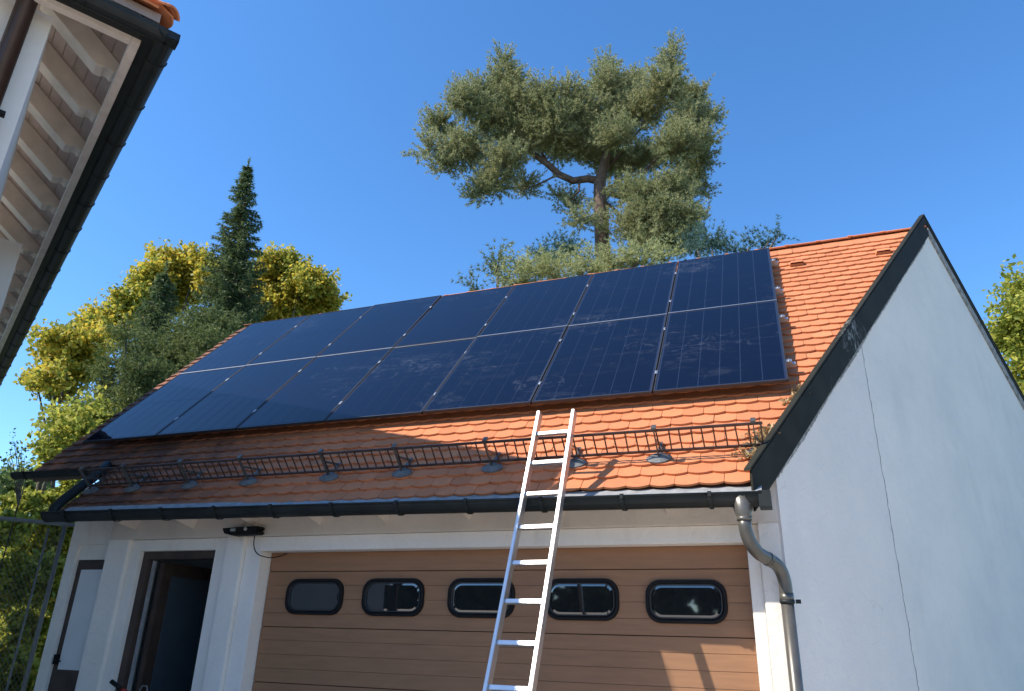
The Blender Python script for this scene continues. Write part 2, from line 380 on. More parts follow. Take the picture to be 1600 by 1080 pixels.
# rafter tails under the eave
for x in (-6.36, -5.62, -4.87, -4.15, -3.46, -2.66, -1.84, -1.0):
    mb = MB(); vs = []
    for y, zt, zb, ww in ((-.498, 2.78, 2.60, .075), (-.76, 2.70, 2.655, .05)):
        vs += [(x-ww, y, zt), (x+ww, y, zt), (x, y, zb)]
    mb.add(vs, [(0, 1, 2), (5, 4, 3), (0, 3, 4, 1), (1, 4, 5, 2), (2, 5, 3, 0)]); gpart('rafter_tail', mb, M['white_wood'])

# ------------------------------------------------------------------ garage: roof and its tiles
UL, UN = -8.55, -7.22
def uR(v): return -.285 + (v + 1.16)*.4075
deck = MB()
nd = -.205
dp = [(UL, -.44), (UN, -.44), (UN, -1.22), (uR(-1.22), -1.22), (uR(4.05), 4.05), (UL, 4.05)]
deck.add([rp(u, v, nd) for u, v in dp] + [rp(u, v, nd-.05) for u, v in dp], [(0, 1, 2, 3, 4, 5), (11, 10, 9, 8, 7, 6)] + [(i, (i+1) % 6, 6+(i+1) % 6, 6+i) for i in range(6)])
rz = roofz(RY)
def back(y, off=0): return Vector((gx(y, .01) if off else UL, y, roofz(y)))
deck.add([(UL, RY, rz-.02), (gx(RY, .01), RY, rz-.02), (gx(6.7, .01), 6.7, roofz(6.7)-.02), (UL, 6.7, roofz(6.7)-.02),
          (UL, RY, rz-.10), (gx(RY, .01), RY, rz-.10), (gx(6.7, .01), 6.7, roofz(6.7)-.10), (UL, 6.7, roofz(6.7)-.10)],
         [(0, 3, 2, 1), (4, 5, 6, 7), (0, 1, 5, 4), (1, 2, 6, 5), (2, 3, 7, 6), (3, 0, 4, 7)])
roof = gpart('roof', deck, M['deck'])
TW, TE, TL, TT = .180, .145, .34, .017
def tile_geo():
    hw = TW/2 - .0015; n = 6; ring_ = []
    for k in range(n+1):
        a = -1 + 2*k/n; ring_.append((a*hw, .026*(a*a)))
    ring_ += [(hw, TL), (-hw, TL)]
    N = len(ring_); tilt = lambda v: .039*(1 - v/.30)
    top = [(u, v, tilt(v)+TT) for u, v in ring_]; bot = [(u, v, tilt(v)) for u, v in ring_]
    return top + bot, [tuple(range(N)), tuple(range(2*N-1, N-1, -1))] + [(i, N+i, N+(i+1) % N, (i+1) % N) for i in range(N)]
TV, TF = tile_geo()
tile_me = MB().add(TV, TF).mesh('tile', M['tile'])
NB = -.184                                     # level of the battens the tiles lie on
tiles = []
k = 0; v = -1.262
while v < 3.74:
    left = UN + .02 if v < -.47 else UL
    u = left + (TW/2 if k % 2 == 0 else 0)
    while u - TW/2 < uR(v + .1):
        if u + TW/2 > left + .05: tiles.append((u, v, left))
        u += TW
    k += 1; v += TE
def hidden(u, v): return -8.05 < u < -.03 and .02 < v < 3.55
def score(t):
    x, y, z = project(rp(t[0], t[1]+.07, -.14))
    return 1/(z*z) if (not hidden(t[0], t[1]) and 0 < x < 1600) else 0
order = sorted(range(len(tiles)), key=lambda i: -score(tiles[i])); single = set(i for i in order[:300] if score(tiles[i]) > 0)
def tile_matrix(u, v):
    return Matrix.Translation(rp(u + random.gauss(0, .001), v + random.gauss(0, .002), NB + random.gauss(0, .0007))) @ Matrix.Rotation(TH + random.gauss(0, .006), 4, 'X') @ Matrix.Rotation(random.gauss(0, .006), 4, 'Z') @ Matrix.Rotation(random.gauss(0, .006), 4, 'Y')
rest = bmesh.new()
def clipped(u, v, left, mw):
    bm = bmesh.new(); tmp = MB().add(TV, TF)
    vs = [bm.verts.new(mw @ Vector(x)) for x in tmp.v]
    for f in tmp.f: bm.faces.new([vs[i] for i in f])
    cut = False
    for ok, co, no in ((u + TW/2 > uR(v) - .02, (gx(0, .012), 0, 0), (GN.x, GN.y, 0)), (u - TW/2 < left - .001, (left, 0, 0), (-1, 0, 0))):
        if ok:
            res = bmesh.ops.bisect_plane(bm, geom=bm.verts[:] + bm.edges[:] + bm.faces[:], plane_co=co, plane_no=no, clear_outer=True)
            ed = [e for e in bm.edges if e.is_boundary]
            if ed: bmesh.ops.holes_fill(bm, edges=ed, sides=0)
            cut = True
    return bm, cut
rest_parts = MB()
for i, (u, v, left) in enumerate(tiles):
    mw = tile_matrix(u, v)
    edge = (u + TW/2 > uR(v) - .02) or (u - TW/2 < left - .001)
    if edge:
        bm, cut = clipped(u, v, left, mw)
        if len(bm.faces) < 3: bm.free(); continue
        if i in single:
            me = bpy.data.meshes.new('tile'); bm.to_mesh(me); me.materials.append(M['tile'])
            o = link('tile', me, roof)
        else:
            bm.verts.index_update(); rest_parts.add([x.co for x in bm.verts], [[q.index for q in f.verts] for f in bm.faces])
        bm.free()
    elif i in single:
        o = link('tile', tile_me, roof); o.matrix_basis = mw
    else: rest_parts.add([mw @ Vector(x) for x in TV], TF)
o = rest_parts.build('tiles', M['tiles'], roof); o['kind'] = 'stuff'
# ridge caps
u = UL; mbs = None
rc = MB(); pr = []
for j in range(7):
    a = R_(-58 + 116*j/6); pr.append((math.sin(a)*.105, math.cos(a)*.085))
def cap_geo(L):
    vs = []
    for x, sc in ((0, 1.06), (.05, 1.06), (.055, 1.0), (L+.03, .96)):
        vs += [(x, y*sc, z*sc) for y, z in pr]
        vs += [(x, y*sc*.86, z*sc*.86-.006) for y, z in reversed(pr)]
    N = 14
    return vs, [(i*N+j, i*N+(j+1) % N, (i+1)*N+(j+1) % N, (i+1)*N+j) for i in range(3) for j in range(N)] + [tuple(range(N)), tuple(range(3*N+N-1, 3*N-1, -1))]
cv, cf = cap_geo(.38); cap_me = MB().add(cv, cf).mesh('ridge_tile', M['tile'])
zr = RY*ST/CT - .165/CT + Z0 - .046
while u < gx(RY) - .30:
    o = link('ridge_tile', cap_me, roof)
    o.location = (u, RY - .01, zr - .035 + random.gauss(0, .002)); o.rotation_euler = (random.gauss(0, .01), 0, 0); u += .38
o = MB().add(*cap_geo(gx(RY) - .02 - u - .03)).build('ridge_tile', M['tile'], roof); o.location = (u, RY-.01, zr-.035)
# ventilation tiles
for u, v in ((.284, 3.17), (1.233, 3.165)):
    mb = MB(); vs = []
    for vv, hh, ww in ((0, .045, .085), (.05, .05, .083), (.16, .0, .07)):
        vs += [(-ww, vv, 0), (-ww*.8, vv, hh), (ww*.8, vv, hh), (ww, vv, 0)]
    mb.add(vs, [(i*4+j, i*4+j+1, (i+1)*4+j+1, (i+1)*4+j) for i in range(2) for j in range(3)] + [(8, 9, 10, 11)])
    mb.box((-.08, .012, -.01), (.08, .016, .02))
    o = mb.build('vent_tile', M['tile'], roof); o.matrix_basis = Matrix.Translation(rp(u, v, -.128)) @ Matrix.Rotation(TH, 4, 'X')
# verge flashing on the gable: front slope broad, back slope narrow with a grey board
def band(y0, y1, top, bot, o0, o1):
    def P(y, n, off): return Vector((gx(y, -off), y, roofz(y) + (n)/CT))
    a = [P(y0, top, o0), P(y1, top, o0), P(y1, bot, o0), P(y0, bot, o0)]
    return MB().prism(a, (GN.x*(o1-o0), GN.y*(o1-o0), 0))
mb = band(-.80, RY, .075, -.122, -.012, .006); mb2 = band(-.80, RY, .087, .074, -.045, .012)
mb.add(mb2.v, mb2.f); gpart('verge_flashing', mb, M['flash'])
mb = band(RY+.003, 6.72, .075, .015, -.012, .006); mb2 = band(RY+.003, 6.72, .087, .074, -.045, .012); mb.add(mb2.v, mb2.f); gpart('verge_flashing', mb, M['flash'])
gpart('verge_board', band(RY+.05, 6.70, .013, -.085, -.02, -.002), M['mortar'])
# ragged mortar under the front flashing
mb = MB(); vs = []; fs = []
N = 240
for i in range(N+1):
    y = -.52 + (RY-.1+.52)*i/N; wv = .014 + .012*random.random() + .014*abs(math.sin(i*.05))*(1 if i < 130 else .4)
    for n_, off in ((-.118, -.004), (-.125-wv, -.004 - .008), (-.125-wv, -.02), (-.118, -.02)):
        vs.append(Vector((gx(y, -off), y, roofz(y)+n_/CT)))
for i in range(N): fs += [(i*4+j, i*4+(j+1) % 4, (i+1)*4+(j+1) % 4, (i+1)*4+j) for j in range(4)]
mb.add(vs, fs); gpart('verge_mortar', mb, M['mortar'])

# dry moss at the gable verge
def leaf_arrays(cent, siz, nrm=None, elong=1.6, rs=None):
    """diamond leaf faces (two triangles each) at the given centres"""
    rs = rs or rng; n = len(cent)
    a = rs.normal(size=(n, 3)); a /= np.linalg.norm(a, axis=1)[:, None]
    b = rs.normal(size=(n, 3))
    if nrm is not None: b = b*.55 + nrm
    b -= a*np.sum(a*b, 1)[:, None]; b /= np.linalg.norm(b, axis=1)[:, None]
    c = np.cross(a, b)                                        # a = long axis, c = width, b = normal
    s = siz[:, None] if hasattr(siz, '__len__') else siz
    p0 = cent - a*s*elong*.5; p2 = cent + a*s*elong*.5; p1 = cent + c*s*.5 + b*s*.12; p3 = cent - c*s*.5 + b*s*.12
    v = np.stack([p0, p1, p2, p3], 1).reshape(-1, 3); i = np.arange(n)*4
    f = np.stack([i, i+1, i+2, i+3], 1)
    return v, f
def np_mesh(name, v, f, mat):
    me = bpy.data.meshes.new(name); k = f.shape[1]; me.vertices.add(len(v)); me.vertices.foreach_set('co', v.astype(np.float32).ravel())
    me.loops.add(f.size); me.loops.foreach_set('vertex_index', f.astype(np.int32).ravel())
    me.polygons.add(len(f)); me.polygons.foreach_set('loop_start', np.arange(0, f.size, k, dtype=np.int32)); me.polygons.foreach_set('loop_total', np.full(len(f), k, dtype=np.int32))
    me.update(calc_edges=True); me.materials.append(mat); return me
for j, (v0, v1, n_, wd, lab) in enumerate(((-.98, -.55, 900, .10, 'dry straw coloured moss on the verge beside the end of the snow guard'), (-.22, .10, 420, .07, 'small dry moss tuft on the verge below the lowest panel corner'))):
    vv = rng.uniform(v0, v1, n_); uu = uR(vv) - .02 - np.abs(rng.normal(0, wd, n_)); nn = -.125 + np.abs(rng.normal(0, .022, n_))
    c = np.array([rp(a, b, d) for a, b, d in zip(uu, vv, nn)])
    o = link('dry_moss', np_mesh('dry_moss', *leaf_arrays(c, rng.uniform(.010, .022, n_), elong=3), M['dry'])); tag(o, lab, 'moss', 'dry moss on the verge')

# ------------------------------------------------------------------ gutters, downpipe
def half_gutter(mb, a, b, r, n=9, t=.004, lip=True):
    a = Vector(a); b = Vector(b); d = (b-a).normalized(); side = d.cross(Vector((0, 0, 1))).normalized(); up = Vector((0, 0, 1))
    pr = [(math.cos(R_(180 + 180*k/n)), math.sin(R_(180 + 180*k/n))) for k in range(n+1)]
    vs = []
    for P in (a, b):
        vs += [P + side*(x*r) + up*(z*r) for x, z in pr] + [P + side*(x*(r-t)) + up*(z*(r-t)) for x, z in reversed(pr)]
    N = 2*(n+1)
    mb.add(vs, [(j, (j+1) % N, N+(j+1) % N, N+j) for j in range(N)] + [tuple(range(N-1, -1, -1)), tuple(range(N, 2*N))])
    return side
def gutter(name, a, b, r, label, mat, brackets, endcaps=True, back=None, group=None):
    a = Vector(a); b = Vector(b); root = tag(empty(name, a), label, 'gutter', group); inv = Matrix.Translation(-a)
    mb = MB(); side = half_gutter(mb, a, b, r)
    def ch(n_, m_, mt):
        o = m_.build(n_, mt, root); o.matrix_parent_inverse = inv; return o
    ch('trough', mb, mat)
    front = side if side.y < 0 else -side
    ch('bead', MB().tube([a + front*(r+.004), b + front*(r+.004)], .009, 8), mat)
    d = (b-a).normalized()
    if endcaps:
        for P, s in ((a, -1), (b, 1)):
            mb = MB(); pr = [P + side*(math.cos(R_(180+180*k/9))*(r+.003)) + Vector((0, 0, math.sin(R_(180+180*k/9))*(r+.003))) for k in range(10)]
            mb.prism(pr, d*(.006*s)); ch('end_cap', mb, mat)
    for t in brackets:
        P = a + (b-a)*t; mb = MB(); pts = [P + front*(math.cos(R_(x))*(r+.006)) + Vector((0, 0, math.sin(R_(x))*(r+.006))) for x in range(-180, 11, 19)]
        vs = []
        for q in pts:
            o_ = (q-P).normalized(); vs += [q - d*.014, q + d*.014, q + d*.014 + o_*.005, q - d*.014 + o_*.005]
        mb.add(vs, [(i*4+j, i*4+(j+1) % 4, (i+1)*4+(j+1) % 4, (i+1)*4+j) for i in range(len(pts)-1) for j in range(4)])
        mb.box(P + front*(r+.012) + Vector((-.012, -.012, -.022)), P + front*(r+.012) + Vector((.012, .012, .012)))
        ch('bracket', mb, mat)
    return root, inv, ch
G0, G1 = Vector((-7.16, -.872, 2.735)), Vector((-.285, -.872, 2.652))
gt, ginv, gch = gutter('gutter', G0, G1, .083, 'long dark half round gutter along the lower eave above the garage door', M['zinc_dark'], [.045 + .0905*k for k in range(11)])
mb = MB(); vs = []
for P in (G0 + Vector((.1, 0, 0)), G1):      # zinc apron between the tiles and the gutter
    vs += [P + Vector((0, .14, .088)), P + Vector((0, .05, .030)), P + Vector((0, .045, -.02)), P + Vector((0, .05, -.02)), P + Vector((0, .056, .028)), P + Vector((0, .146, .084))]
mb.add(vs, [(j, (j+1) % 6, 6+(j+1) % 6, 6+j) for j in range(6)] + [(0, 1, 2, 3, 4, 5), (11, 10, 9, 8, 7, 6)]); gch('apron', mb, M['zinc'])
gch('end_box', MB().box((-.305, -.962, 2.555), (-.225, -.80, 2.665)), M['zinc_dark'])
gutter('gutter', (-8.62, -.31, 3.335), (-7.27, -.31, 3.315), .062, 'short dark gutter on the raised eave at the far end of the garage', M['zinc_dark'], (.15, .85))
o = MB().tube([rp(-7.30, -.42, -.10), rp(-7.24, -.55, -.09), rp(-7.24, -1.12, -.09), rp(-7.23, -1.24, -.10), rp(-7.23, -1.30, -.16)], .052, 10).build('verge_pipe', M['zinc_dark'])
tag(o, 'thick dark pipe running down the stepped roof edge between both gutters', 'pipe')

pipe = tag(empty('drainpipe', (-.2, -.58, 0)), 'grey brown drainpipe with swan neck at the garage corner', 'drainpipe'); pinv = Matrix.Translation((.2, .58, 0))
def bez(p0, p1, p2, n=6): return [Vector(p0)*(1-t)**2 + Vector(p1)*2*t*(1-t) + Vector(p2)*t*t for t in [i/n for i in range(n+1)]]
def pch(n_, mb, mt, b=0):
    o = mb.build(n_, mt, pipe, b); o.matrix_parent_inverse = pinv; return o
T0, T1, T2, T3 = Vector((-.415, -.872, 2.49)), Vector((-.412, -.872, 2.30)), Vector((-.205, -.585, 2.19)), Vector((-.200, -.585, 1.97))
pch('funnel', MB().tube([(-.420, -.872, 2.66), (-.415, -.872, 2.50), (-.415, -.872, 2.485)], [.092, .050, .047], 18), M['pipe'])
pch('collar', MB().tube([T0 + Vector((0, 0, -.015)), T0 + Vector((0, 0, .012))], .051, 18), M['pipe'])
sw = [T0] + bez(T0 + Vector((0, 0, -.05)), T1 + Vector((.0, 0, .03)), T1*.68 + T2*.32, 8) + bez(T1*.30 + T2*.70, T2 + Vector((.01, 0, .0)), T3 + Vector((0, 0, .06)), 8) + [T3]
pch('swan_neck', MB().tube(sw, .045, 18), M['pipe'])
mid = T1*.42 + T2*.58; dm = (T2-T1).normalized(); pch('collar', MB().tube([mid - dm*.012, mid + dm*.012], .0485, 18), M['pipe'])
pch('shaft', MB().tube([(-.200, -.585, 1.99), (-.200, -.585, .02)], .043, 18), M['pipe'])
pch('collar', MB().tube([(-.200, -.585, 2.02), (-.200, -.585, 1.96)], .0475, 18), M['pipe'])
for z in (1.965, .75):
    mb = MB().tube([(-.2, -.585, z-.012), (-.2, -.585, z+.012)], .050, 18); mb.box((-.145, -.60, z-.012), (-.110, -.575, z+.014)); pch('clip', mb, M['zinc_dark'])

# ------------------------------------------------------------------ snow guard
guard = tag(empty('snow_guard', rp(-3.7, -.9, -.13)), 'long iron snow guard grille standing on the lower roof tiles', 'snow guard'); sinv = Matrix.Translation(-rp(-3.7, -.9, -.13))
def sch(n_, mb, mt, parent=None, b=0):
    o = mb.build(n_, mt, parent or guard, b)
    if parent is None: o.matrix_parent_inverse = sinv
    return o
GV = -.87; ga0, ga1 = -7.12, -.235
def gp(u, n, v=GV): return rp(u, v, n - .13)
for n_ in (.055, .245):
    sch('rail', MB().bar(gp(ga0, n_), gp(ga1, n_), .011, .022, rp(0, 0, 1) - rp(0, 0, 0)), M['iron'])
bm_ = MB().bar((0, 0, .056), (0, 0, .244), .011, .007, (0, 1, 0)).mesh('bar', M['iron'])
u = ga0 + .03; k = 0
rotg = Matrix.Rotation(TH, 4, 'X')
while u < ga1:
    o = link('bar', bm_, guard); o.matrix_parent_inverse = sinv; o.matrix_basis = Matrix.Translation(rp(u, GV, -.13)) @ rotg @ Matrix.Rotation(random.gauss(0, .02), 4, 'Y'); u += .0855; k += 1
for u in (-.30, -1.04, -1.73, -2.46, -3.33, -4.10, -5.02, -5.75, -6.50, -7.08):
    mb = MB(); y_up = rp(0, 0, 1) - rp(0, 0, 0)
    mb.bar(gp(u, .0, GV-.022), gp(u, .275, GV-.022), .030, .007, (1, 0, 0)); mb.bar(gp(u, .272, GV-.03), gp(u, .272, GV+.025), .036, .02, y_up)
    mb.bar(gp(u, .012, GV-.03), gp(u, .012, GV+.20), .030, .007, y_up); mb.bar(gp(u, .17, GV-.015), gp(u, .012, GV+.17), .006, .02, y_up)
    br = sch('guard_bracket', mb, M['pipe'])
    # lead collar dressed over the tile
    mb = MB(); pr = []
    for kx in range(14):
        a = 2*math.pi*kx/14; pr.append((.095*math.cos(a)*(1 if math.sin(a) < 0 else 1.05), -.035 + .062*math.sin(a)))
    mb.add([gp(u+x, .012, GV+y) for x, y in pr] + [gp(u+x*.5, .030, GV+.0+y*.5) for x, y in pr] + [gp(u+x*1.0, .000, GV+y) for x, y in pr],
           [(i, (i+1) % 14, 14+(i+1) % 14, 14+i) for i in range(14)] + [tuple(range(14, 28))] + [(i, 28+i, 28+(i+1) % 14, (i+1) % 14) for i in range(14)])
    sch('lead_collar', mb, M['lead'], br)

# ------------------------------------------------------------------ solar panels on rails
PW, PH, PITCH = 1.141, 1.800, 1.154
rails = []
for v, lab in ((.375, 'lowest'), (1.39, 'second'), (2.19, 'third'), (3.15, 'topmost')):
    rl = tag(empty('mounting_rail', rp(-4, v, -.05), (TH, 0, 0)), lab + ' aluminium mounting rail under the panels, its cut end showing past them', 'rail', 'mounting rails under the solar panels')
    MB().box((-4.06, -.02, -.02), (4.075, .02, .014)).build('beam', M['alu_mill'], rl)
    MB().box((3.99, -.022, .0145), (4.045, .022, .042)).build('end_clamp', M['alu'], rl)
    MB().tube([(4.02, 0, .042), (4.02, 0, .056)], .007, 8).build('bolt', M['alu'], rl)
    for u in (-4.0, -2.9, -1.8, -.7, .4, 1.5, 2.6, 3.7):
        MB().box((u-.018, -.16, -.075), (u+.018, -.021, -.068)).box((u-.018, -.032, -.068), (u+.018, -.0205, .0)).build('roof_hook', M['zinc'], rl)
cellw = (PW - .05)/6; cellh = (PH - .06)/2
cell_me = MB().box((.004, .004, -.0006), (cellw-.004, cellh-.004, .0012)).mesh('cell', M['cell'])
fr = MB(); ft = .011; fd = .030
fr.box((0, 0, -fd), (PW, ft, 0)); fr.box((0, PH-ft, -fd), (PW, PH, 0)); fr.box((0, ft, -fd), (ft, PH-ft, 0)); fr.box((PW-ft, ft, -fd), (PW, PH-ft, 0))
frame_me = fr.mesh('frame', M['pframe'], .0012)
sheet_me = MB().box((ft+.0005, ft+.0005, -.008), (PW-ft-.0005, PH-ft-.0005, -.0045)).mesh('glass', M['sheet'])
strip_me = MB().box((0, PH+.0005, -.012), (PW, PH+.0155, .0012)).mesh('edge_strip', M['alu'])
clamp_me = MB().box((PW-.006, -.03, .0005), (PW+.019, .03, .003)).tube([(PW+.0065, 0, .003), (PW+.0065, 0, .010)], .007, 8).mesh('clamp', M['alu'])
order_ = ['first', 'second', 'third', 'fourth', 'fifth', 'sixth', 'seventh']
for r in range(2):
    for c in range(7):
        lab = '%s row of black solar panels on the garage roof, %s one from the gable end' % ('upper' if r else 'lower', order_[6-c])
        p = tag(empty('solar_panel', rp((c-7)*PITCH + .007, r*(PH+.016), random.gauss(0, .0015)), (TH + random.gauss(0, .002), 0, 0)), 'black solar panel, %s from the gable end in the %s row' % (order_[6-c], 'upper' if r else 'lower'), 'solar panel', 'solar panels on the garage roof')
        link('frame', frame_me, p); link('glass', sheet_me, p)
        for i in range(6):
            for j in range(2):
                o = link('cell', cell_me, p); o.location = (.025 + i*cellw, .028 + j*(cellh+.004), -.0044)
        if r == 0: link('edge_strip', strip_me, p)
        if c < 6:
            for v in ((.375, 1.39) if r == 0 else (.37, 1.33)):
                o = link('clamp', clamp_me, p); o.location = (0, v, 0)

# ------------------------------------------------------------------ ladder leaning on the gutter
L0 = Vector((-1.975, -.792, -.551 + Z0)); LD = Vector((-.006, -.105, -.262)); LW = Vector((.285, -.012, .0))
ladder = tag(empty('ladder', L0 + LD*12.2), 'aluminium ladder leaning on the gutter in front of the garage door', 'ladder'); linv = Matrix.Translation(-(L0 + LD*12.2))
ldir = LD.normalized(); lnorm = ldir.cross(LW.normalized()).normalized()
for w_, t0 in ((-.012, -.78), (1.05, -.72)):
    a, b = L0 + LW*w_ + LD*t0, L0 + LW*w_ + LD*12.25
    mb = MB(); mb.bar(a, b, .026, .074, lnorm); o = mb.build('rail', M['alu'], ladder, .003); o.matrix_parent_inverse = linv
    mb = MB(); mb.bar(b - ldir*.06, b + ldir*.012, .032, .082, lnorm); o = mb.build('rubber_foot', M['black'], ladder); o.matrix_parent_inverse = linv
for i in range(12):
    a, b = L0 + LD*i + LW*.03, L0 + LD*i + LW*1.01
    o = MB().bar(a, b, .030, .032, lnorm).build('rung', M['alu'], ladder, .003); o.matrix_parent_inverse = linv

# ------------------------------------------------------------------ floodlight with cable, tool by the door
fl = tag(empty('wall_lamp', (-4.9, -.5, 2.52)), 'flat black wall lamp with loose cable above the pier beside the garage door', 'lamp'); finv = Matrix.Translation((4.9, .5, -2.52))
def fch(n_, mb, mt, b=0): o = mb.build(n_, mt, fl, b); o.matrix_parent_inverse = finv; return o
fch('housing', MB().prism([(-5.13, -.55, 2.575), (-4.72, -.55, 2.585), (-4.71, -.55, 2.562), (-4.74, -.55, 2.55), (-4.71, -.55, 2.538), (-4.72, -.55, 2.512), (-5.0, -.55, 2.505), (-5.10, -.55, 2.525)], (0, -.10, 0)), M['black'], .006)
fch('mount', MB().box((-4.90, -.55, 2.52), (-4.83, -.501, 2.57)), M['black'])
fch('sensor', MB().box((-5.02, -.662, 2.542), (-4.965, -.651, 2.566)), M['zinc']); fch('screw', MB().tube([(-4.85, -.651, 2.56), (-4.85, -.664, 2.56)], .016, 10), M['zinc'])
fch('cable', MB().tube(bez((-4.83, -.54, 2.51), (-4.87, -.50, 2.36), (-4.76, -.485, 2.335), 8) + bez((-4.74, -.483, 2.332), (-4.64, -.47, 2.30), (-4.60, -.33, 2.372), 8), .005, 6), M['black'])
tl = tag(empty('cutter_tool', (-5.5, -.85, 0)), 'red tool with a black grip standing in front of the open dark doorway', 'tool'); tinv = Matrix.Translation((5.5, .85, 0))
for n_, mb, mt in (('grip', MB().tube([(-5.82, -.9, 1.245), (-5.70, -.89, 1.19)], .019, 10), M['black']),
                   ('arm', MB().tube([(-5.71, -.89, 1.195), (-5.62, -.88, 1.165), (-5.52, -.86, .95), (-5.48, -.85, .012)], [.013, .017, .015, .015], 10), M['red']),
                   ('arm', MB().tube([(-5.62, -.87, 1.165), (-5.48, -.84, 1.10), (-5.40, -.82, .012)], .014, 10), M['black']),
                   ('hoop', MB().tube([(-5.56, -.83, .95), (-5.56, -.83, 1.17), (-5.53, -.83, 1.22), (-5.48, -.83, 1.22), (-5.46, -.83, 1.17), (-5.45, -.83, .95)], .006, 8), M['wire'])):
    o = mb.build(n_, mt, tl); o.matrix_parent_inverse = tinv

# ------------------------------------------------------------------ neighbouring house (near, upper left): eaves, rafters, walls
HD = 7.20
E1 = Vector((-.8634, .5045, 0)); E2 = Vector((.5045, .8634, 0))
qv = AR*((283-800)/F_PX) - AU*((55-540)/F_PX) + AF; qv /= np.linalg.norm(qv)
HQ = Vector(CAM + qv*HD)
house = tag(empty('house', (HQ.x, HQ.y, 0)), 'pale rendered house whose deep eave and rafters hang over the near left corner', 'building')
HM = Matrix(((E1.x, E2.x, 0, 0), (E1.y, E2.y, 0, 0), (0, 0, 1, 0), (0, 0, 0, 1)))          # house axes: along the eave, outwards, up
def hm(mb): mb.v = [tuple(HM @ Vector(x)) for x in mb.v]; return mb
HZ = HQ.z; LA, LB = 13.6, -11.0; HP = R_(39); tp = math.tan(HP)
def hch(n_, mb, mt, parent=None, b=0): return hm(mb).build(n_, mt, parent or house, b)
hch('wall', MB().box((.47, -.86, 0), (LA-.5, -1.16, HZ-.02)).box((.47, -1.16, 0), (.77, LB, HZ-.02)).box((LA-.8, -1.16, 0), (LA-.5, LB, HZ-.02)), M['house_wall'], .0)
hch('wing_wall', MB().box((5.05, -.51, 0), (LA-.6, -.855, HZ-.02)), M['house_wall'])
def hz(b): return HZ + .02 - b*tp        # underside of the roof boards at distance b inside the eave
# roof slabs (long eave, hip, end eave)
mb = MB(); rg = -3.4
def slab(poly):
    n = len(poly); vs = [Vector(p) for p in poly] + [Vector(p) + Vector((0, 0, .09)) for p in poly]
    mb.add(vs, [tuple(range(n-1, -1, -1)), tuple(range(n, 2*n))] + [(i, (i+1) % n, n+(i+1) % n, n+i) for i in range(n)])
W2 = 4.6
slab([(.16, -.16, hz(-.16)), (LA, -.16, hz(-.16)), (LA, -W2, hz(-W2)), (W2, -W2, hz(-W2))])
slab([(.158, -.162, hz(-.16)), (W2, -W2-.002, hz(-W2)), (W2, LB, hz(-W2)), (.158, LB, hz(-.16))])
slab([(W2+.002, -W2-.004, hz(-W2)), (LA, -W2-.004, hz(-W2)), (LA, -2*W2, hz(-.16)), (W2+.002, -2*W2, hz(-W2))])
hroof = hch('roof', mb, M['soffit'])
# soffit boards parallel to the long eave, a course of planks one by one
for i in range(6):
    b0 = -.275 - i*.115; a0 = .30
    P = [(a0, b0, hz(b0)-.022), (LA-.1, b0, hz(b0)-.022), (LA-.1, b0-.110, hz(b0-.110)-.022), (a0, b0-.110, hz(b0-.110)-.022)]
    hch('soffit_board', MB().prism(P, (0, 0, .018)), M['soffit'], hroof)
for i in range(3):
    a0 = .275 + i*.115
    P = [(a0, -.95, hz(-a0)-.022), (a0, LB, hz(-a0)-.022), (a0+.11, LB, hz(-a0-.11)-.022), (a0+.11, -.95, hz(-a0-.11)-.022)]
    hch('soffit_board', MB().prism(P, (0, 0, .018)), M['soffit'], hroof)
# rafters with carved ends
def rafter(a, wd=.165):
    prof = [(-.300, hz(-.300)-.025), (-.300, hz(-.300)-.125), (-.33, hz(-.33)-.175), (-.36, hz(-.36)-.170), (-.39, hz(-.39)-.190), (-.42, hz(-.42)-.235), (-.47, hz(-.47)-.275), (-1.0, hz(-1.0)-.275), (-1.0, hz(-1.0)-.025)]
    return MB().prism([(a-wd/2, b, z) for b, z in prof], (wd, 0, 0))
for i in range(16):
    a = 1.10 + .757*i
    if a < LA - .2: hch('rafter', rafter(a), M['white_wood'], hroof, .004)
# jack rafter and short beams at the corner
prof = [(.33, hz(-.33)-.03), (.33, hz(-.33)-.14), (.36, hz(-.36)-.20), (.40, hz(-.40)-.19), (.44, hz(-.44)-.27), (.70, hz(-.70)-.27), (.70, hz(-.70)-.03)]
for b in (-.36, -1.35, -2.1):
    hch('rafter', MB().prism([(a, b, z) for a, z in prof], (0, -.115, 0)), M['white_wood'], hroof, .004)
hch('hip_rafter', MB().bar((.30, -.30, hz(-.30)-.09), (1.2, -1.2, hz(-1.2)-.09), .10, .13), M['white_wood'], hroof)
hch('purlin', MB().box((.34, -.875, HZ+.12), (.47, -1.03, HZ+.28)), M['white_wood'], hroof, .004)
mb = MB(); mb.box((.255, -.315, HZ-.075), (LA-.05, -.245, HZ+.03)); hch('fascia', mb, M['white_wood'], hroof, .004)
mb = MB(); mb.box((.252, -.3155, HZ-.076), (.318, LB, HZ+.028)); hch('fascia', mb, M['white_wood'], hroof, .004)
